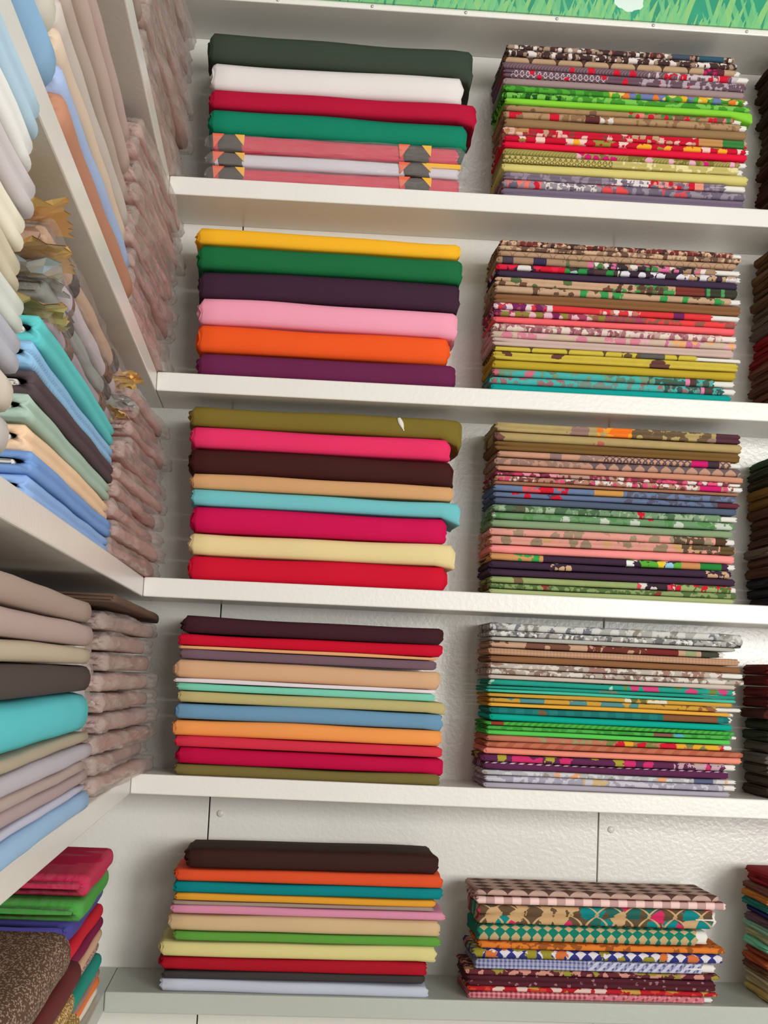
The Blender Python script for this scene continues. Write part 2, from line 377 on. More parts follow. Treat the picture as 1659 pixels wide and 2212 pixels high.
# ------------------------------------------------------------------ piles on the wall shelving
ORD = ['topmost', 'second from top', 'third from top', 'fourth from top', 'fifth from top', 'sixth from top', 'seventh from top', 'eighth from top',
       'ninth from top', 'tenth from top', '11th from top', '12th from top', '13th from top', '14th from top', '15th from top', '16th from top',
       '17th from top', '18th from top', '19th from top', '20th from top', '21st from top', '22nd from top', '23rd from top', '24th from top',
       '25th from top', '26th from top', '27th from top', '28th from top', '29th from top', '30th from top']
SHN = ['', 'highest shelf', 'second highest shelf', 'middle shelf', 'second lowest shelf', 'lowest shelf']
def pos(i, n): return 'bottom' if i == n - 1 else ORD[i]
def place(o, x, y, k, z): o.location = (x, y, z); o.rotation_euler = (0, -math.atan(SL[k]), 0)
def stack_z(k, xref, ys, Y):
    zs = [onY(xref, y, Y).z for y in ys]
    return [z - zs[-1] for z in zs]
PLAIN = {
 1: (480, [62, 123.5, 184, 225, 278.6, 318.5, 349.5, 384], [
    ('dark green', (60, 70, 60), 455, 1022, .026), ('white', (232, 226, 224), 460, 1002, .004), ('crimson red', (180, 24, 58), 457, 1030, .016), ('emerald green', (22, 130, 100), 455, 1010, .006),
    ('PKG', (206, 62, 86), 456, 1010, 0), ('PKG', (214, 208, 216), 456, 1010, 0), ('PKG', (206, 62, 86), 456, 1010, 0)]),
 2: (460, [486.5, 521.5, 573, 635, 693, 754, 806], [
    ('golden yellow', (246, 184, 45), 427, 994, .003), ('bottle green', (30, 108, 64), 430, 998, .010), ('aubergine', (64, 40, 56), 433, 994, .009), ('pale pink', (246, 164, 188), 432, 988, .010),
    ('orange', (240, 92, 38), 430, 972, .0), ('purple', (108, 40, 78), 429, 983, .0)]),
 3: (429, [870.7, 916, 963, 1018, 1053, 1089, 1146.5, 1195, 1250], [
    ('olive', (124, 108, 46), 412, 997, .024), ('hot pink', (232, 56, 104), 415, 973, .004), ('dark brown', (66, 31, 28), 412, 980, .007), ('tan', (212, 164, 116), 415, 977, .0),
    ('sky cyan', (118, 196, 202), 416, 993, .014), ('magenta', (206, 22, 84), 417, 964, .0), ('cream', (234, 214, 158), 411, 983, .010), ('scarlet red', (206, 24, 52), 410, 965, 0)]),
 4: (393, [1329, 1367, 1394, 1402, 1423.5, 1465, 1474.7, 1492, 1517, 1553, 1590, 1614, 1650, 1675.5], [
    ('dark aubergine', (64, 33, 40), 395, 957, .002), ('red', (198, 18, 46), 386, 955, 0), ('thin apricot', (226, 166, 116), 388, 945, 0), ('mauve grey', (116, 92, 102), 388, 941, 0), ('sandy tan', (214, 170, 132), 380, 951, .002),
    ('thin white', (228, 218, 222), 377, 939, 0), ('mint green', (126, 204, 178), 381, 938, 0), ('khaki', (188, 176, 120), 386, 962, .004), ('steel blue', (110, 152, 182), 382, 956, .004), ('light orange', (240, 156, 86), 376, 953, .0),
    ('coral red', (210, 52, 72), 377, 953, 0), ('deep magenta', (188, 15, 66), 384, 955, .006), ('olive brown', (118, 106, 58), 377, 948, 0)]),
 5: (381, [1836, 1880, 1909.5, 1934.5, 1950.5, 1960, 1979, 2017, 2037.6, 2072.6, 2102.5, 2120.6, 2148.5], [
    ('dark brown', (64, 38, 34), 403, 947, .002), ('orange red', (236, 90, 50), 380, 955, 0), ('teal', (14, 138, 142), 376, 955, 0), ('amber yellow', (238, 168, 56), 377, 938, 0), ('thin greige', (172, 150, 136), 373, 935, 0),
    ('rose pink', (230, 152, 180), 370, 960, 0), ('sand beige', (222, 192, 148), 365, 949, 0), ('leaf green', (104, 166, 68), 375, 950, 0), ('pale yellow', (232, 220, 150), 348, 942, .002), ('dark red', (178, 26, 42), 347, 920, 0),
    ('charcoal', (66, 62, 62), 350, 916, 0), ('pale blue', (204, 210, 224), 346, 923, 0)])}
M_BAND = cloth((74, 66, 62)); M_ORANGE = cloth((232, 110, 80)); M_YEL = cloth((240, 184, 70))
def tri_part(name, x0, x1, xt, z0, z1, y, mat, parent):
    V = [(x0, y, z1), (x1, y, z1), (xt, y, z0), (x0, y + 0.004, z1), (x1, y + 0.004, z1), (xt, y + 0.004, z0)]
    return mk(name, V, [(0, 1, 2), (3, 5, 4), (0, 3, 4, 1), (1, 4, 5, 2), (2, 5, 3, 0)], mat, parent, False)
for k, (xref, ys, items) in PLAIN.items():
    Y0 = 0.010 + (FY[k] * 0.9 if k == 5 else 0)
    zz = stack_z(k, xref, ys, Y0); n = len(items)
    for i, (nm, c, xl, xr, dr) in enumerate(items):
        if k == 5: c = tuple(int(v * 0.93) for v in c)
        z1, z0 = zz[i], zz[i + 1]; hgt = z1 - z0
        ym = (ys[i] + ys[i + 1]) / 2
        a = onY(xl, ym, Y0); b = onY(xr, ym + (xr - xl) * 0.045, Y0); L = b.x - a.x
        zw = SH[k] + SL[k] * a.x + z0 + 0.0003
        D = 0.148 + random.Random(k * 31 + i).uniform(-0.008, 0.006)
        sd = k * 100 + i; yj = random.Random(sd).uniform(-0.003, 0.004)
        if nm == 'PKG':
            cn = 'red' if c[0] > 205 and c[1] < 100 else 'white'
            o = folded('packaged_cloth', L - 0.02, D, hgt * 0.94, cloth(c), seed=sd, wob=0.0006, bulge=0.3)
            place(o, a.x + 0.004, Y0 + 0.004, k, zw)
            lab = {4: 'red cloth in clear plastic with dark paper bands, directly under the emerald green bolt', 5: 'white cloth in clear plastic with dark paper bands, between two red packages',
                   6: 'red cloth in clear plastic with dark paper bands, lying on the highest shelf board'}[i]
            tag(o, lab, 'fabric', 'plastic wrapped cloth packages')
            V, F, ff = folded_geo(L + 0.012, D + 0.008, hgt * 0.97, seed=sd + 7, wob=0.0006, bulge=0.3, crinkle=0.0010, nx=40, endr=0.014)
            s_ = mk('plastic_sleeve', [(x - 0.014, y - 0.0045, min(max(z, 0.0), hgt * 0.985)) for x, y, z in V], F, M_CLEAR, o, True, ff)
            for (u0, u1) in ((0.035, 0.125), (0.76, 0.855)):
                V, F, ff = folded_geo((u1 - u0) * L, D + 0.003, hgt * 0.95, seed=sd, wob=0.0003, bulge=0.3, nx=4, endr=0.0005)
                mk('paper_band', [(x + u0 * L - 0.006, y - 0.0016, z) for x, y, z in V], F, M_BAND, o, True, ff)
                x0 = u0 * L - 0.006; x1 = u1 * L - 0.006; hz = hgt * 0.9
                tri_part('orange_corner', x0 - 0.012, x0 + 0.009, x0 - 0.009, hgt * 0.12, hz, -0.0025, M_ORANGE, o)
                tri_part('yellow_corner', x1 - 0.014, x1 + 0.004, x1 + 0.003, hgt * 0.3, hz, -0.0025, M_YEL, o)
            if cn == 'white':
                lb = mk('yellow_label', *boxgeo(L * 0.83, L * 0.965, -0.0028, 0.01, hgt * 0.62, hgt * 0.93), M_YEL, o, False)
            continue
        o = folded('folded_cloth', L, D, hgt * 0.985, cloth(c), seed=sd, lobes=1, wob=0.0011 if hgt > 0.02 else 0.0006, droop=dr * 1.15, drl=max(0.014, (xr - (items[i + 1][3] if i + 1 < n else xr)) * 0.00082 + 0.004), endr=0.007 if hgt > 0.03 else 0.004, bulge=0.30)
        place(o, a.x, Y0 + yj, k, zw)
        tag(o, '%s folded cloth, %s, plain pile on the %s' % (nm, pos(i, n), SHN[k]), 'fabric', 'plain cloth pile on the %s' % SHN[k])
        if hgt > 0.022:
            il = folded('inner_fold', L + 0.006 - (0.03 if dr else 0), D * 0.8, hgt * 0.66, cloth(c), o, seed=sd + 5, wob=0.0004, bulge=0.3, endr=0.004)
            il.location = (-0.004, 0.016, hgt * 0.14)
        if nm == 'olive' and k == 3:
            q = onY(868, 902, Y0); V = []; F = []
            for j in range(9):
                t = j / 8; wd = 0.0035 * math.sin(math.pi * min(1, t + 0.15)) + 0.0008
                xx = (q.x - a.x) - 0.005 + 0.010 * t; zc = hgt * (0.86 - 0.62 * t)
                yy = -0.0012 + 0.3 * hgt * 0.6 * (abs(0.5 - zc / hgt) * 2) ** 2 * 0.6
                V += [(xx - wd, yy, zc), (xx + wd, yy, zc + 0.001), (xx - wd, yy + 0.003, zc), (xx + wd, yy + 0.003, zc + 0.001)]
            for j in range(8):
                A = j * 4; B = A + 4
                F += [(A, A + 1, B + 1, B), (A + 2, B + 2, B + 3, A + 3), (A, B, B + 2, A + 2), (A + 1, A + 3, B + 3, B + 1)]
            V2 = V; mk('white_tear', V2, F, M_WHITE, o, True)

# printed piles: (fractional boundaries in zoom pixels), items = (label, base colour, motifs, x-left, x-right, white tail px)
RED = (205, 30, 52); DK = (70, 50, 50); WH = (222, 212, 206); GRN = (70, 130, 70); MAG = (205, 30, 110); TAN = (190, 158, 124); ORA = (228, 120, 50); YEL = (225, 175, 50)
def B(c, *r): return (c,) + r
PR = {}
PR[1] = (1107, 60, 2.68, [97, 127, 165, 205, 245, 292, 335, 372, 410, 447, 482, 525, 578, 625, 662, 703, 742, 787, 840, 885, 933, 990], [
 ('beige and grey floral print', (170, 146, 126), [lf(DK, 90, .7), fl([WH, (120, 50, 50)], 60, .4, .5), bar((70, 80, 95), .72, .8), bar((50, 85, 105), .84, .95)], 1097, 1588, 0),
 ('beige and brown scrolled print', (168, 142, 120), [lf(DK, 110, .8), lf(WH, 80, .35)], 1094, 1592, 0),
 ('tan oval chain print', (190, 158, 126), [sc((82, 58, 48), .05, .55), bar((95, 45, 55), .86, .95), fl([MAG], 60, .4, .6, .86, .95)], 1090, 1600, 10),
 ('mauve dotted print with red flowers', (134, 108, 116), [tw((100, 78, 88), .006), fl([RED, (170, 60, 70)], 34, .45, .35, .28), lf((200, 185, 190), 80, .5, .6), bar(RED, .92, .955)], 1088, 1617, 24),
 ('mauve diamond lattice print', (112, 86, 98), [di((196, 176, 182), .011, .2, .03, .42), fl([RED], 40, .45, .3), lf((176, 160, 170), 90, .5, .55)], 1090, 1612, 0),
 ('plain dusky mauve', (158, 136, 136), [], 1091, 1609, 0),
 ('green print with orange and yellow flowers', (84, 168, 56), [lf((60, 130, 44), 80, .5), fl([ORA, YEL, (110, 120, 170), (220, 200, 120)], 40, .6, .85, .44)], 1090, 1616, 8),
 ('dark green leafy print', (72, 150, 50), [lf((36, 84, 34), 110, .8, 0, .27), lf((120, 190, 80), 70, .5)], 1088, 1622, 0),
 ('plain lime green', (136, 208, 62), [], 1092, 1624, 0),
 ('tan print with pale blue bird motif', (172, 138, 98), [fl([(190, 205, 215)], 30, .4, .25, .28, .45), fl([RED, (225, 130, 120), GRN], 60, .6, .9, .54), lf((120, 90, 70), 50, .3)], 1091, 1604, 20),
 ('tan print with red rose blocks', (180, 144, 106), [bar(RED, .02, .075), bar(RED, .19, .23), bar((96, 48, 50), .34, .4), fl([WH], 60, .5, .6, .4, .46), lf((140, 108, 80), 60, .4)], 1090, 1614, 14),
 ('plain camel brown', (148, 118, 82), [], 1092, 1612, 0),
 ('red floral print with tan border', (205, 28, 54), [bar((190, 140, 90), .0, .1), fl([(225, 180, 170), (150, 60, 60), TAN], 45, .5, .6), bar((190, 140, 85), .8, .9), bar((60, 125, 60), .9, .99)], 1090, 1614, 0),
 ('red print with yellow blossoms', (205, 24, 52), [fl([(235, 170, 50), (235, 200, 190), (150, 140, 60)], 32, .52, .8)], 1090, 1618, 6),
 ('plain bright red', (224, 26, 62), [], 1088, 1612, 0),
 ('olive gold print with magenta blooms', (172, 162, 94), [tw((140, 128, 70), .006), fl([MAG, (225, 170, 190), (120, 112, 50)], 42, .55, .8, .3)], 1090, 1614, 16),
 ('yellow scallop lattice print', (200, 188, 114), [di((120, 104, 56), .0105, .22, 0, .46), lf((226, 216, 160), 60, .4, .5)], 1089, 1605, 10),
 ('plain straw yellow', (214, 202, 124), [], 1087, 1615, 0),
 ('lilac grey print with pink and white end', (124, 110, 126), [lf((150, 136, 150), 70, .4), lf((222, 214, 214), 100, .7, .48, .66), fl([RED, (225, 150, 140)], 60, .55, .8, .65, .86), bar((225, 150, 130), .86, .9)], 1090, 1610, 44),
 ('lilac print with red roses and white leaves', (116, 104, 124), [fl([RED, (232, 120, 110)], 34, .62, .9, 0, .17), lf(WH, 70, .7, .17, .39), fl([(225, 80, 80)], 40, .6, .8, .39, .53), lf((150, 138, 150), 70, .4), fl([(210, 80, 90)], 40, .5, .8, .65, .76)], 1086, 1610, 0),
 ('plain lilac grey', (120, 106, 126), [], 1086, 1606, 0)])
PR[2] = (1096, 490, 2.68, [62, 95, 125, 160, 200, 237, 280, 330, 372, 430, 470, 507, 545, 590, 632, 680, 710, 760, 810, 855, 900, 943], [
 ('brown and beige floral print', (150, 116, 96), [lf((212, 178, 146), 90, .6), lf(DK, 70, .3), fl([(120, 50, 48)], 50, .45, .4)], 1082, 1602, 18),
 ('beige scrolled floral print', (160, 128, 106), [lf((205, 172, 140), 100, .6), lf((105, 78, 66), 60, .4)], 1078, 1600, 0),
 ('tan print with thin diamond lines', (186, 152, 122), [di((130, 98, 80), .025, .06)], 1078, 1590, 0),
 ('tan and navy checked print', (172, 140, 112), [bar((78, 66, 80), .02, .07), bar((60, 50, 80), .16, .22), lf((100, 110, 80), 60, .4, .3, .5), lf((60, 50, 56), 80, .8, .48, .9), fl([(220, 110, 160), GRN, WH], 50, .5, .7, .4)], 1076, 1600, 54),
 ('navy print with red, green and white flowers', (64, 48, 62), [fl([WH, RED, (225, 40, 70)], 30, .7, .95, 0, .28), fl([(50, 140, 70), (80, 60, 60), (150, 200, 190)], 40, .6, .9, .28, .55), fl([(220, 215, 225)], 30, .5, .6, .5), fl([TAN], 60, .5, .6, .75)], 1076, 1600, 8),
 ('plain navy', (64, 48, 70), [], 1076, 1592, 0),
 ('tan print with brown and green leaf sprays', (204, 168, 136), [fl([(110, 76, 60), (90, 110, 70)], 28, .45, .5), fl([(70, 150, 80), (90, 70, 56)], 50, .5, .8, .48, .74), bar((122, 56, 48), .74, .86), bar((60, 62, 52), .86, 1), bar((80, 150, 90), .87, .885), bar((80, 150, 90), .93, .945)], 1072, 1594, 0),
 ('beige print with small green flowers', (200, 166, 136), [fl([(60, 150, 80), (106, 80, 64)], 26, .42, .6)], 1071, 1600, 22),
 ('plain chestnut brown', (134, 94, 62), [], 1071, 1601, 0),
 ('coral print with purple and white blossoms', (228, 60, 66), [fl([(225, 205, 210), (120, 40, 90), (150, 80, 110)], 40, .62, .95, 0, .27), fl([(190, 120, 100), WH], 50, .5, .7, .48, .66), bar((110, 40, 90), .82, .87)], 1068, 1598, 62),
 ('purple and coral blossom print', (170, 70, 100), [fl([(225, 180, 190), (140, 130, 60), (120, 40, 84)], 44, .6, .9, 0, .45), bar((232, 70, 70), .62, 1), fl([(150, 90, 80)], 50, .5, .7, .4)], 1070, 1590, 0),
 ('plain coral', (240, 104, 110), [], 1069, 1588, 0),
 ('dusty pink and beige striped print', (200, 168, 156), [fl([(170, 110, 120), (220, 200, 190), (150, 90, 100)], 60, .6, .9), lf((226, 208, 196), 70, .4)], 1068, 1592, 32),
 ('beige print with pink roses', (212, 188, 166), [fl([(212, 130, 150), (225, 170, 180)], 24, .42, .55), fl([(200, 110, 150), (230, 170, 110)], 40, .5, .8, .7)], 1065, 1592, 0),
 ('plain pale rose beige', (204, 178, 168), [], 1067, 1585, 0),
 ('yellow scallop print with brown tips', (212, 192, 72), [sc((96, 76, 44), .068, .3), lf((100, 80, 60), 90, .6, .63, .72), bar((92, 92, 86), .72, .84)], 1068, 1600, 98),
 ('yellow print with brown dots', (210, 188, 74), [fl([(104, 66, 60)], 13, .13, .8)], 1068, 1594, 0),
 ('plain mustard', (190, 164, 52), [], 1068, 1590, 0),
 ('turquoise print with pink roses', (78, 182, 176), [lf((120, 150, 120), 60, .5), fl([(205, 110, 130), (100, 130, 110)], 26, .42, .5), lf((70, 96, 84), 100, .7, .7), bar((220, 130, 170), .87, .89), bar((86, 66, 60), .89, .92)], 1066, 1588, 46),
 ('turquoise leafy print', (80, 186, 180), [lf((120, 140, 130), 60, .5), fl([(160, 110, 110)], 30, .35, .5), lf((60, 90, 84), 100, .7, .74), bar((220, 130, 170), .9, .915), bar((80, 70, 64), .915, .95)], 1062, 1590, 26),
 ('plain deep turquoise', (20, 158, 152), [], 1063, 1580, 0)])
PR[3] = (1078, 890, 2.596, [50, 105, 158, 212, 250, 293, 328, 352, 385, 405, 442, 475, 515, 557, 600, 645, 690, 740, 790, 832, 875, 918, 958, 990, 1020], [
 ('khaki print with orange blossom', (186, 164, 112), [fl([(236, 120, 40), (240, 160, 50)], 30, .7, .95, .41, .56), lf((110, 90, 66), 60, .7, .56, .88), fl([(150, 120, 110)], 20, .3, .3), bar((86, 52, 62), .9, 1)], 1072, 1600, 0),
 ('khaki print with brown petals', (184, 160, 108), [fl([(120, 84, 76), (190, 100, 90)], 17, .35, .5, 0, .45)], 1072, 1603, 0),
 ('plain bronze', (120, 90, 50), [], 1072, 1599, 0),
 ('salmon and grey lattice print', (206, 156, 130), [bar((140, 118, 112), .22, .27), di((96, 84, 92), .012, .3, .45), lf((150, 125, 116), 80, .4, .27, .45), bar(MAG, .83, .9), bar((64, 52, 60), .9, .95)], 1076, 1602, 24),
 ('salmon print with grey diamonds', (196, 152, 130), [lf((150, 122, 110), 100, .7, 0, .38), dm((108, 92, 96), .024, .38, 1)], 1072, 1600, 0),
 ('plain salmon', (204, 146, 120), [], 1074, 1605, 0),
 ('magenta mixed floral print', (150, 60, 84), [fl([(205, 60, 100), (225, 150, 160), (110, 44, 60)], 40, .6, .9, 0, .27), lf((180, 150, 130), 80, .7, .27, .55), fl([(225, 90, 130), WH, (120, 70, 60)], 60, .6, .9, .5)], 1071, 1600, 24),
 ('pink and tan striped floral print', (190, 140, 116), [fl([(215, 80, 120), WH], 50, .5, .7), lf((120, 70, 66), 90, .5), bar(MAG, .86, .95)], 1070, 1604, 22),
 ('plain cocoa', (160, 112, 86), [], 1070, 1596, 0),
 ('slate blue print with red flower', (112, 130, 164), [fl([RED, (226, 90, 90)], 26, .62, .95, .12, .3), bar((205, 150, 80), .41, .53), lf((96, 96, 110), 70, .6, .55)], 1068, 1590, 0),
 ('slate blue print with maroon end', (108, 122, 154), [fl([(80, 72, 100), RED], 22, .4, .5, 0, .3), lf((90, 88, 106), 70, .5, .5), bar((100, 48, 60), .91, 1)], 1069, 1599, 0),
 ('plain slate blue', (84, 96, 116), [], 1068, 1591, 0),
 ('sage green print with red berries', (124, 156, 120), [lf((160, 180, 150), 80, .5), bar((92, 90, 72), .06, .14), fl([RED], 24, .35, .4, .45, .66), lf((80, 110, 80), 50, .3)], 1066, 1592, 36),
 ('sage green print with white lilies', (116, 156, 112), [fl([(195, 205, 190), (90, 140, 84)], 28, .45, .8), fl([RED], 30, .3, .3, .4, .7)], 1064, 1586, 0),
 ('plain sage green', (138, 160, 124), [], 1062, 1582, 0),
 ('pink print with grey leaf sprays', (234, 164, 150), [fl([(160, 140, 116), (190, 140, 120)], 24, .42, .7), lf((96, 80, 62), 110, .8, .78, .9), bar((84, 62, 44), .95, 1)], 1060, 1586, 16),
 ('pink print with tan leaves and dark border', (226, 160, 146), [fl([(150, 130, 106), (200, 160, 110)], 26, .45, .8), lf((96, 80, 62), 110, .8, .78, .94), bar((100, 80, 50), .94, 1)], 1060, 1588, 0),
 ('plain rose pink', (246, 152, 148), [], 1060, 1586, 0),
 ('navy print with tan ends and bright flowers', (66, 46, 66), [bar((205, 150, 96), 0, .22), fl([(60, 160, 80)], 30, .5, .5, .08, .2), fl([(150, 200, 225), (90, 170, 60), (235, 235, 235), (230, 200, 60)], 40, .7, .95, .57, .8), bar((200, 140, 90), .8, .88), bar((40, 130, 60), .88, .97)], 1059, 1588, 14),
 ('navy print with tan leaf sprigs', (66, 46, 66), [fl([(200, 165, 130)], 50, .5, .8, .25, .33), fl([(200, 165, 130)], 50, .5, .8, .89, .99)], 1060, 1580, 0),
 ('plain dark navy', (66, 46, 64), [], 1058, 1588, 0),
 ('light green print with watermelon hearts', (160, 176, 116), [fl([(120, 100, 70)], 18, .25, .3), bar((60, 44, 54), .61, .77), fl([(215, 80, 90), WH], 34, .5, .9, .61, .77), lf((90, 110, 60), 80, .6, .77), fl([RED], 40, .4, .5, .75)], 1060, 1590, 12),
 ('light green leafy print', (146, 164, 108), [lf((88, 112, 66), 80, .6), fl([(140, 60, 56)], 22, .3, .3)], 1058, 1592, 0),
 ('plain pale green', (170, 182, 128), [], 1059, 1586, 0)])
PR[4] = (1066, 1310, 2.596, [85, 130, 165, 190, 228, 270, 310, 345, 378, 405, 440, 460, 480, 505, 535, 560, 600, 640, 665, 690, 720, 755, 790, 828, 870, 915, 945, 985, 1018], [
 ('silver grey floral print', (178, 178, 172), [fl([(120, 122, 132), (208, 208, 204), (140, 136, 126)], 36, .55, .9), lf((205, 205, 200), 70, .4)], 1062, 1606, 0),
 ('grey and white leaf print', (180, 178, 172), [lf((110, 110, 112), 80, .5), lf((222, 222, 216), 100, .4)], 1060, 1590, 0),
 ('plain silver grey', (180, 180, 172), [], 1060, 1586, 0),
 ('tan print with dark brown end panel', (204, 166, 138), [fl([(120, 80, 66)], 20, .4, .5, 0, .42), lf((110, 56, 48), 80, .9, .42, .68), bar((120, 44, 44), .68, .82), bar((150, 160, 120), .85, .9), bar((70, 70, 60), .92, 1)], 1060, 1566, 12),
 ('tan print with fine check', (200, 160, 130), [gi((176, 134, 106), .006)], 1058, 1598, 0),
 ('plain toffee brown', (140, 98, 66), [], 1058, 1600, 0),
 ('greige print with brown blocks', (196, 184, 172), [fl([(160, 122, 108), (150, 130, 120)], 18, .5, .7), lf((214, 206, 196), 90, .4)], 1056, 1604, 46),
 ('greige small floral print', (190, 176, 164), [lf((140, 114, 102), 90, .5), lf((216, 208, 198), 80, .4)], 1054, 1606, 0),
 ('plain greige', (204, 188, 176), [], 1058, 1590, 0),
 ('teal print with pink roses at one end', (40, 162, 142), [fl([(170, 215, 200)], 20, .16, .8, 0, .5), fl([(205, 70, 120), (120, 130, 60)], 28, .5, .8, .55)], 1058, 1590, 6),
 ('teal print with brown sprig', (38, 156, 136), [fl([(110, 130, 110)], 22, .4, .9, .42, .52)], 1054, 1588, 0),
 ('plain teal green', (76, 192, 166), [], 1053, 1588, 0),
 ('golden yellow wavy print', (212, 164, 66), [ds((150, 110, 50), .02), fl([(225, 215, 190), (110, 110, 60)], 40, .5, .8, .55, .75)], 1054, 1580, 0),
 ('golden yellow print with blue blocks', (212, 162, 64), [fl([(84, 140, 140)], 18, .45, .75, .02, .65), lf((150, 100, 60), 70, .4, .68)], 1056, 1602, 54),
 ('plain golden yellow', (228, 172, 70), [], 1058, 1586, 8),
 ('teal checked print with rust border', (46, 140, 134), [gi((30, 112, 108), .03), bar((130, 84, 56), .72, .95), fl([(120, 90, 60)], 30, .4, .5, .14, .24)], 1060, 1582, 6),
 ('plain jade', (12, 166, 146), [], 1060, 1582, 0),
 ('green ribbed print with red motif', (82, 180, 74), [tw((60, 150, 58), .012), bar((150, 60, 50), .02, .07)], 1050, 1586, 0),
 ('green leaf print with brown and blue motif', (84, 180, 80), [lf((60, 150, 60), 70, .5), bar((130, 90, 76), .68, .76), fl([(90, 170, 190)], 40, .5, .7, .76, .86)], 1052, 1590, 10),
 ('plain grass green', (92, 200, 88), [], 1052, 1578, 0),
 ('terracotta print with red and yellow blossoms', (200, 124, 98), [lf((150, 150, 110), 80, .5, .2, .5), fl([RED, (225, 170, 50), (120, 130, 70)], 34, .6, .9, .5)], 1052, 1580, 16),
 ('terracotta print with twill lines', (198, 116, 88), [tw((176, 96, 72), .03)], 1050, 1604, 0),
 ('plain peach', (236, 146, 124), [], 1049, 1602, 0),
 ('purple print with pink roses', (100, 46, 84), [fl([(205, 50, 110), (170, 160, 60)], 24, .45, .6), lf((190, 160, 170), 100, .7, .78)], 1044, 1588, 22),
 ('purple print with white dashes', (98, 46, 82), [ds((222, 205, 215), .016)], 1046, 1572, 0),
 ('pale lilac print with peach blooms', (188, 186, 190), [fl([(230, 165, 120), (150, 146, 136)], 24, .45, .6), lf((206, 206, 210), 70, .4), bar((92, 98, 130), .86, .94)], 1044, 1590, 18),
 ('lilac print with orange flower blocks', (170, 166, 182), [fl([(226, 160, 110), (205, 175, 130)], 13, .35, .6), lf((198, 196, 206), 70, .5)], 1048, 1590, 26),
 ('plain pale lilac', (174, 168, 180), [], 1047, 1578, 0)])
PR[5] = (1037, 1820, 2.443, [253, 287, 332, 438, 528, 566, 617, 674, 706, 766, 794, 832], [
 ('beige print with brown diamonds', (196, 164, 150), [dm((92, 66, 58), .036)], 1030, 1552, 0),
 ('brown and pink gingham', (128, 74, 72), [gi((240, 205, 198), .031)], 1030, 1567, 0),
 ('brown and teal geometric print', (104, 82, 60), [fl([(20, 130, 130), (40, 100, 90), (196, 160, 116), (205, 50, 96)], 24, .62, .85), di((196, 164, 120), .046, .1)], 1035, 1548, 6),
 ('green print with beige diamonds', (22, 124, 104), [dm((190, 166, 122), .0185)], 1034, 1528, 22),
 ('orange striped print', (226, 128, 50), [lf((150, 84, 40), 60, .4), ds((190, 90, 30), .05)], 1036, 1566, 0),
 ('blue and white diamond print with orange flowers', (54, 58, 130), [dm((216, 210, 218), .022), fl([(205, 110, 60), (150, 140, 50)], 22, .42, .5)], 1022, 1560, 0),
 ('blue and white check', (90, 94, 140), [gi((176, 178, 204), .0075), tw((196, 196, 216), .016, .5, 1)], 1028, 1545, 26),
 ('maroon print with pink waves', (100, 44, 52), [lf((200, 140, 126), 60, .4), fl([(150, 140, 60)], 26, .4, .4)], 1008, 1554, 0),
 ('dark maroon', (84, 36, 46), [fl([(150, 110, 116)], 50, .2, .4)], 1012, 1545, 0),
 ('red print with white shells', (186, 34, 44), [fl([(220, 190, 180), (190, 150, 70), (200, 70, 50)], 28, .5, .7)], 1013, 1550, 0),
 ('pink and red gingham', (164, 66, 80), [gi((226, 150, 156), .0085), tw((206, 120, 130), .018, .5, 1)], 1011, 1540, 20)])
for k, (xref, oy, sc_, bs, items) in PR.items():
    Y0 = 0.011 + (FY[k] * 0.9 if k == 5 else 0)
    ys = [oy + b / sc_ for b in bs]
    zz = stack_z(k, xref, ys, Y0); n = len(items)
    if k == 5: D0 = 0.135
    else: D0 = 0.146
    for i, (nm, c, mot, xl, xr, tail) in enumerate(items):
        z1, z0 = zz[i], zz[i + 1]; hgt = z1 - z0
        ym = (ys[i] + ys[i + 1]) / 2; rr = random.Random(k * 77 + i * 3)
        a = onY(xl, ym, Y0); b = onY(xr, ym + (xr - xl) * 0.045, Y0); L = b.x - a.x
        tl = tail * 0.00083
        Lb = L - tl
        sd = k * 1000 + i
        zw = SH[k] + SL[k] * a.x + z0 + 0.0003
        mt = printed(Lb, c, mot) if mot else cloth(c)
        lob = 2 if hgt > 0.0145 and i % 2 == 0 else 1
        o = folded('folded_print' if mot else 'folded_cloth', Lb, D0 + rr.uniform(-0.006, 0.005), hgt * 0.97, mt, seed=sd, lobes=lob, wob=0.0005, bulge=0.55, endr=0.0028, nx=12, droop=0.014 if nm in ('plain lime green', 'silver grey floral print') else 0.0, drl=0.018)
        place(o, a.x, Y0 + rr.uniform(-0.002, 0.003), k, zw)
        kindw = 'folded cloth' if not mot else 'folded'
        word = nm if 'print' in nm or not mot else nm + ' print'
        lab = '%s, %s, printed pile on %s' % (nm.replace(' and dark border', '').replace(' and bright flowers', '').replace(' and white leaves', '').replace(' and white end', '').replace(' and blue motif', ''), pos(i, n), SHN[k])
        if len(lab.split()) > 16: lab = '%s, %s, printed pile on %s' % (nm.rsplit(' with ' if ' with ' in nm else ' and ', 1)[0], pos(i, n), SHN[k])
        tag(o, lab, 'fabric', 'printed cloth pile on the %s' % SHN[k])
        if tail:
            t = folded('lining_end', tl + 0.03, 0.10, hgt * 0.8, M_WHITE, o, seed=sd + 1, wob=0.0004, bulge=0.5, nx=4, endr=0.0016)
            t.location = (Lb - 0.03, 0.0035, hgt * 0.08); t['label'] = 'white lining end'
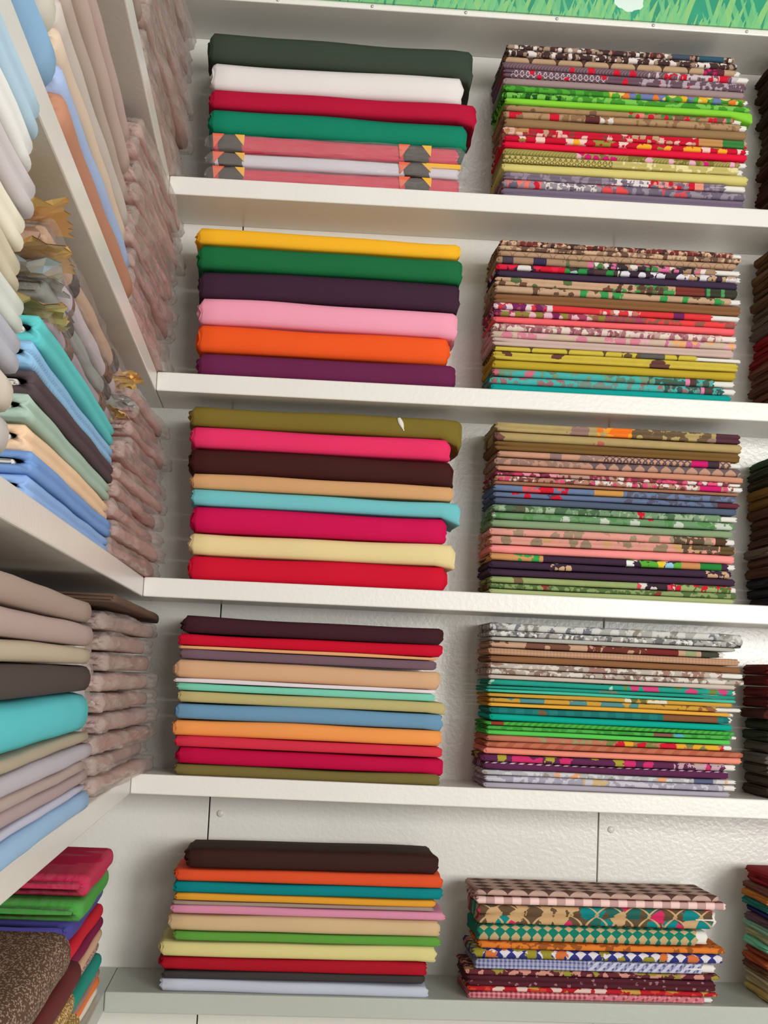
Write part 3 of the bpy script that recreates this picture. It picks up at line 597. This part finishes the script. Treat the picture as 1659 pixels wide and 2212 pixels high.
# third pile, farther from the corner
P3 = {1: [(62, 40, 32)] * 6 + [(78, 56, 44)] * 5 + [(70, 34, 28)] * 4 + [(90, 66, 52)] * 3,
      2: [(112, 82, 48), (94, 64, 34), (118, 92, 60), (100, 70, 38), (92, 68, 44), (104, 78, 50), (112, 92, 76), (120, 104, 92), (110, 98, 90), (150, 26, 34), (146, 24, 32), (128, 28, 30), (120, 76, 58), (112, 70, 52), (104, 66, 48), (116, 72, 56), (100, 62, 46)],
      3: [(72, 98, 80), (60, 66, 48), (66, 60, 36), (150, 110, 50), (140, 100, 44), (100, 66, 48), (96, 60, 44), (92, 58, 44), (100, 68, 56), (124, 104, 90), (106, 74, 58), (98, 64, 46), (50, 44, 52), (48, 42, 50), (52, 46, 50)],
      4: [(110, 34, 28), (104, 30, 26), (112, 34, 30), (98, 34, 28), (84, 40, 32), (58, 62, 44), (60, 70, 52), (104, 98, 88), (112, 106, 98), (96, 88, 78), (88, 78, 68), (84, 72, 62)],
      5: [(150, 26, 36), (146, 24, 34), (112, 70, 56), (190, 120, 50), (40, 120, 110), (44, 50, 104), (120, 90, 100), (150, 196, 170), (186, 186, 140), (126, 206, 172), (170, 84, 54), (176, 84, 48), (112, 74, 54), (206, 190, 150), (200, 186, 146), (214, 188, 112)]}
TOP3 = {1: 150, 2: 545, 3: 995, 4: 1435, 5: 1872}
CN = ['brown', 'dark']
def cname(c):
    r, g_, b = c; m = max(c); mn = min(c)
    if m < 75 and m - mn < 22: return 'near black'
    if r > 135 and g_ < 60: return 'deep red'
    if r > 95 and g_ < 45: return 'dark maroon'
    if g_ > r and g_ > b: return 'mint green' if m > 140 else 'dark green'
    if b > r: return 'navy'
    if r > 180 and g_ > 170: return 'cream'
    if r > 160 and g_ > 100: return 'ochre'
    if r > 160: return 'rust orange'
    if m - mn < 30: return 'taupe grey'
    return 'brown' if m > 95 else 'dark brown'
for k, cols in P3.items():
    Y0 = 0.012 + (FY[k] * 0.9 if k == 5 else 0)
    n = len(cols); xl = {1: 1.135, 2: 1.128, 3: 1.126, 4: 1.124, 5: 1.124}[k]
    ztop = onY(1650, TOP3[k], 0.10).z; zb_ = SH[k] + SL[k] * xl
    hgt = (ztop - zb_) / n
    for i, c in enumerate(cols):
        rr = random.Random(k * 55 + i)
        o = folded('folded_cloth', 0.46 + rr.uniform(-.01, .01), 0.146 + rr.uniform(-.008, .004), hgt * 0.97, cloth(c), seed=k * 500 + i, lobes=2 if i % 3 == 0 else 1, wob=0.0006, bulge=0.5, nx=8)
        z0 = zb_ + (n - 1 - i) * hgt + 0.0003
        place(o, xl + rr.uniform(-.006, .006), Y0 + rr.uniform(-.002, .003), k, z0)
        tag(o, '%s folded cloth, %s in pile beyond the printed one, %s' % (cname(c), pos(i, n), SHN[k]), 'fabric', 'third cloth pile on the %s' % SHN[k])

# ------------------------------------------------------------------ piles on the side shelving
def side_item(name, y0, y1, xf, depth, z, hgt, mat, **kw):
    """cloth lying along the side board: local x runs along +y, local y (front to back) along -x"""
    o = folded(name, y1 - y0, depth, hgt, mat, **kw)
    o.location = (xf, y0, z); o.rotation_euler = (0, 0, math.pi / 2)
    return o
def bagged(y0, y1, xf, z, hgt, c, label, group, seed, tail=0.03, cr=0.0016, turn=0.0):
    o = side_item('bagged_cloth', y0 + 0.008, y1 - tail, xf - 0.008, 0.17, z, hgt * 0.9, cloth(c), seed=seed, wob=0.0015, lobes=1, endr=0.01)
    V, F, ff = folded_geo(y1 - y0, 0.185, hgt, seed=seed + 3, wob=0.0015, crinkle=cr, nx=46, endr=0.012, bulge=0.28)
    mk('plastic_bag', [(x - 0.008, y - 0.009, min(max(z_, 0.0002), hgt * 0.99)) for x, y, z_ in V], F, M_FILM, o, True, ff)
    o.rotation_euler.z -= turn
    tag(o, label, 'fabric', group); return o
SN = {1: 'highest side shelf', 2: 'second highest side shelf', 3: 'middle side shelf', 4: 'second lowest side shelf', 5: 'lowest side shelf'}
MV = [(193, 165, 156), (204, 173, 162), (180, 147, 138), (209, 176, 165), (189, 154, 143), (198, 165, 160), (176, 140, 129)]
PK = [(204, 154, 145), (193, 136, 127), (209, 160, 151), (184, 127, 118), (200, 149, 143), (195, 140, 132), (176, 121, 114), (204, 156, 147)]
CNM = ['mauve', 'dusty rose', 'brown mauve', 'pale rose', 'taupe', 'rose grey', 'cocoa', 'pink mauve']
FAR = {1: (9, 0.30, MV, -0.47, 0.07), 2: (9, 0.30, PK, -0.432, 0.09), 3: (10, 0.285, PK[::-1], -0.46, 0.10), 4: (9, 0.262, MV, -0.475, 0.09)}
for k, (n, tot, pal, ya, yb) in FAR.items():
    h = tot / n
    for i in range(n):
        rr = random.Random(k * 19 + i)
        c = pal[i % len(pal)]
        ya_ = -0.30 if k == 3 and i < 4 else ya
        bagged(ya_ + rr.uniform(-.02, .02), yb + rr.uniform(-.03, .02), -0.006 + rr.uniform(0, .006), SH[k] + (n - 1 - i) * h + 0.0005, h * 0.97, c,
               '%s cloth in milky plastic, %s, corner pile, %s' % (CNM[i % 8], pos(i, n), SN[k]), 'bagged corner pile on the %s' % SN[k], k * 60 + i, cr=0.0010 + rr.uniform(0, .0008), turn=0.05 + rr.uniform(-.012, .02))
def lay(k, items, group, xf=-0.008, ya=-1.15, yb=-0.5, depth=0.19, base=None, jit=0.015, hollow=0.0, lob=1, kinds=None, endr=0.012, name='folded_cloth'):
    """items bottom-up: (label colour, rgb, thickness, kind)"""
    z = (SH[k] if base is None else base) + 0.0003; n = len(items); objs = []
    for i, it in enumerate(items):
        nm, c, h = it[0], it[1], it[2]; kind = it[3] if len(it) > 3 else 'plain'; rr = random.Random(k * 41 + i * 7 + int(ya * 100))
        c = tuple(min(240, int(v * 1.07)) for v in c); y0 = ya + rr.uniform(-jit, jit); y1 = yb + (it[4] if len(it) > 4 else 0) + rr.uniform(-jit, jit) * 0.7
        o = side_item(name, y0, y1, xf + (it[6] if len(it) > 6 else 0) + rr.uniform(-.003, .004), depth, z, h * 0.97, cloth(c, kind), seed=k * 300 + i + int(-ya * 1000), lobes=it[5] if len(it) > 5 else lob, wob=0.0006, hollow=hollow, endr=min(endr, h * 0.4), bulge=0.42)
        tag(o, '%s folded cloth, %s, %s on %s' % (nm, pos(n - 1 - i, n), group, SN[k]), 'fabric', '%s on the %s' % (group, SN[k]))
        if hollow:
            cb = folded('core_board', y1 - y0 - 0.012, depth * 0.82, h * 0.3, M_WHITE, o, seed=i, wob=0.0003, endr=0.002)
            cb.location = (0.004, depth * 0.09, h * 0.3)
        z += h; objs.append(o)
    return z
# highest side shelf: a few cloths nearer than the bags
lay(1, [('grey mauve', (150, 136, 128), .03), ('taupe', (160, 144, 134), .03), ('steel blue', (130, 152, 180), .034)], 'near pile', ya=-1.1, yb=-0.52)
# second highest side shelf
zt = lay(2, [('cinnamon brown', (176, 128, 104), .042, 'plain', 0.03, 1, .012), ('powder blue', (158, 176, 210), .034, 'plain', .02), ('beige', (206, 186, 166), .03), ('pearl grey', (190, 182, 174), .034, 'plain', .03),
             ('taupe grey', (176, 160, 150), .03, 'plain', .0), ('mushroom', (182, 162, 152), .036, 'plain', -.03), ('rose taupe', (180, 158, 152), .034, 'plain', -.05)], 'middle pile', ya=-1.13, yb=-0.49)
lay(2, [('sky blue', (140, 176, 208), .05), ('ivory', (214, 208, 196), .05), ('white', (220, 216, 210), .05)], 'near pile', ya=-1.95, yb=-1.21, xf=0.004, endr=0.02)
def foil_sheet(name, parent, x0, ln, dep, h, mat, seed, sgn):
    rr = random.Random(seed); nx, ny = 12, 12; top = []; 
    for i in range(nx + 1):
        for j in range(ny + 1):
            u = i / nx; v = j / ny
            x = x0 + ln * u * 2.6 if sgn < 0 else x0 + ln * u * 1.2
            q = (1 - u) if sgn < 0 else u
            y = -0.012 + dep * v
            z = h * (0.55 + 0.35 * math.sin(3.0 * v + seed)) * (1 - 0.3 * q * q) + 0.2 * h + rr.uniform(-1, 1) * 0.005 * (0.3 + q)
            top.append((x + rr.uniform(-1, 1) * 0.004, y + rr.uniform(-1, 1) * 0.004 - 0.012 * q * (1 - v), max(0.001, min(z, h * 0.97))))
    n = len(top); V = top + [(x, y, z - 0.0008) for x, y, z in top]; F = []
    for i in range(nx):
        for j in range(ny):
            a = i * (ny + 1) + j; b = a + ny + 1
            F += [(a, b, b + 1), (a, b + 1, a + 1), (n + a, n + b + 1, n + b), (n + a, n + a + 1, n + b + 1)]
    return mk(name, V, F, mat, parent, False)
# middle side shelf
zt = lay(3, [('cornflower blue', (138, 168, 212), .023), ('medium blue', (116, 150, 200), .023), ('peach', (226, 192, 160), .027), ('sage', (160, 182, 168), .025), ('charcoal', (82, 70, 72), .027),
             ('light blue dotted', (136, 178, 212), .026, 'dot'), ('aqua turquoise', (96, 186, 186), .030)], 'middle pile', ya=-1.14, yb=-0.485, hollow=0.0052, lob=2, endr=0.004)
for i, (c, h, dy, nm) in enumerate([((170, 150, 160), .026, 0.0, 'lilac'), ((150, 156, 152), .024, .05, 'grey teal'), ((196, 184, 190), .028, 0.05, 'silver lilac'), ((192, 160, 136), .030, .12, 'copper tan')]):
    rr = random.Random(i)
    y0 = -1.10 + rr.uniform(-.02, .02); y1 = -0.47 + dy * 1.2
    o = side_item('foil_cloth_pack', y0 + 0.03, y1 - 0.03, -0.012, 0.17, zt, h * 0.88, cloth(c), seed=900 + i, endr=0.006)
    V, F, ff = folded_geo(y1 - y0, 0.185, h * 0.95, seed=930 + i, wob=0.001, crinkle=0.0018, nx=46, endr=0.010, bulge=0.5)
    mk('plastic_sleeve', [(x - 0.03, y - 0.007, min(max(z_, 0.0), h * 0.97)) for x, y, z_ in V], F, M_CLEAR, o, True, ff)
    foil_sheet('foil_end', o, -0.075, 0.05, 0.17, h, M_SILVER if i == 1 else M_GOLD, 960 + i, -1)
    foil_sheet('foil_tab', o, y1 - y0 - 0.085, 0.05, 0.10, h, M_SILVER if i == 1 else M_GOLD, 980 + i, 1)
    for u in (0.22, 0.82):
        V, F, ff = folded_geo(0.05, 0.175, h * 0.9, seed=5, wob=0.0003, nx=4, endr=0.001)
        mk('paper_band', [(x + u * (y1 - y0 - 0.1), y - 0.002, z_) for x, y, z_ in V], F, M_BAND if i % 2 else cloth((110, 80, 60)), o, True, ff)
    tag(o, '%s cloth in clear plastic with %s foil ends, %s of the foil packs' % (nm, 'silver' if i == 1 else 'gold', ['lowest', 'second lowest', 'second highest', 'highest'][i]), 'fabric', 'foil packs on the middle side shelf')
    zt += h
lay(3, [('grey bagged', (190, 184, 178), .0325), ('beige bagged', (206, 196, 182), .0305), ('blue grey', (172, 172, 182), .0325, 'plain', 0, 2), ('pale sage', (200, 204, 196), .0305, 'plain', 0, 2), ('khaki cream', (196, 186, 162), .0305, 'plain', 0, 2), ('cream', (222, 216, 198), .0305, 'plain', 0, 2),
        ('pale lilac', (196, 188, 190), .0325, 'plain', 0, 2), ('white', (222, 222, 218), .0305, 'plain', 0, 2), ('ice blue', (172, 198, 214), .035, 'plain', 0, 2)], 'near pile', ya=-2.0, yb=-1.39, xf=0.026, depth=0.2, endr=0.02)
# second lowest side shelf
zt = lay(4, [('cornflower blue', (146, 176, 206), .026, 'plain', .0), ('pale lilac blue', (180, 180, 196), .010, 'plain', -.02), ('mauve', (166, 146, 146), .016), ('crumpled taupe', (170, 152, 146), .014, 'plain', -.06), ('lilac grey', (176, 170, 176), .020, 'plain', 0),
             ('olive beige', (166, 154, 134), .014, 'plain', -.01), ('turquoise', (92, 188, 194), .050, 'plain', -.03), ('charcoal brown', (78, 68, 66), .034, 'plain', -.03), ('khaki beige', (182, 168, 146), .022, 'plain', -.035), ('rose taupe', (172, 152, 146), .028, 'plain', -.05), ('warm taupe', (160, 142, 130), .028, 'plain', -.10)],
         'middle pile', ya=-1.75, yb=-0.62, xf=0.004, endr=0.014)
o = side_item('cloth_roll', -1.9, -1.19, -0.012, 0.05, zt + 0.0003, 0.022, M_WHITE, seed=77, endr=0.009, bulge=0.9)
tag(o, 'small white cloth roll lying on the warm taupe folded cloth', 'fabric')
sm = [((170, 168, 160), 'grey', .03), ((150, 124, 106), 'cocoa', .03), ((148, 128, 132), 'mauve', .032), ((150, 126, 108), 'brown', .034), ((150, 164, 178), 'pale blue', .034), ((226, 224, 218), 'white', .034), ((188, 194, 172), 'pale green', .036)]
z = SH[4] + 0.0005
for i, (c, nm, h) in enumerate(sm):
    bagged(-0.592, -0.515 - (0.01 if i % 2 else 0), -0.012, z, h * 0.97, c, '%s small bagged cloth between middle and corner piles, second lowest side shelf' % nm, 'small bags on the second lowest side shelf', 700 + i, tail=0.012, cr=0.0012); z += h
o = side_item('folded_cloth', -0.60, 0.125, 0.022, 0.2, SH[4] + 0.2660, 0.012, cloth((104, 82, 70)), seed=55, droop=0.006, drl=0.03, wob=0.0004)
tag(o, 'dark brown thin cloth draped over the bagged corner pile', 'fabric')
# lowest side shelf
zt = lay(5, [('cream', (226, 214, 200), .014), ('bright orange', (226, 120, 64), .018), ('brown checked', (150, 120, 110), .014, 'dot'), ('teal', (40, 140, 126), .024), ('brown and white patterned', (130, 104, 98), .020, 'tweed'), ('beige', (206, 166, 140), .018),
             ('plum', (120, 32, 70), .020), ('crimson', (196, 36, 52), .024, 'plain', -.02), ('royal blue', (76, 72, 140), .034, 'plain', 0.02)], 'far pile', ya=-0.44, yb=-0.05, xf=-0.026, depth=0.19, jit=0.012)
mg = lambda c: cloth(c)
lay(5, [('dark plum', (84, 48, 52), .018, 'plain', .05), ('candy pink', (236, 150, 190), .022, 'plain', .10), ('gold speckled', (150, 122, 70), .044, 'tweed', .05), ('gold tweed', (140, 112, 64), .034, 'tweed', .03), ('maroon', (98, 44, 44), .034, 'plain', .05), ('brown speckled', (86, 66, 52), .058, 'tweed', -.07)], 'near pile', ya=-1.6, yb=-0.565, xf=0.0, depth=0.21, endr=0.012, base=SH[5])
def pack(name, x0, x1, y0, y1, z0, z1, mat, label, film):
    V, F, ff = folded_geo(y1 - y0, x1 - x0, z1 - z0, seed=int(z0 * -1000), wob=0.001, nx=20, endr=0.014, bulge=0.35)
    o = mk(name, V, F, mat, None, True, ff); o.location = (x1, y0, z0); o.rotation_euler = (0, 0, math.pi / 2)
    V, F, ff = folded_geo(y1 - y0 + 0.012, x1 - x0 + 0.008, (z1 - z0) * 1.0, seed=3, wob=0.001, crinkle=0.0009, nx=34, endr=0.014, bulge=0.35)
    mk('plastic_sleeve', [(x - 0.006, y - 0.004, z + 0.001) for x, y, z in V], F, M_THIN, o, True, ff)
    tag(o, label, 'fabric')
pack('packaged_cloth', -0.21, -0.012, -0.46, -0.12, zt + 0.0005, zt + 0.030, cloth((70, 160, 60)), 'bright green cloth in clear plastic directly under the magenta one', True)
pack('packaged_cloth', -0.20, -0.008, -0.44, -0.11, zt + 0.0315, zt + 0.062, cloth((196, 26, 78)), 'magenta cloth in clear plastic on top of the green packaged one', True)
print('objects', len(bpy.data.objects))
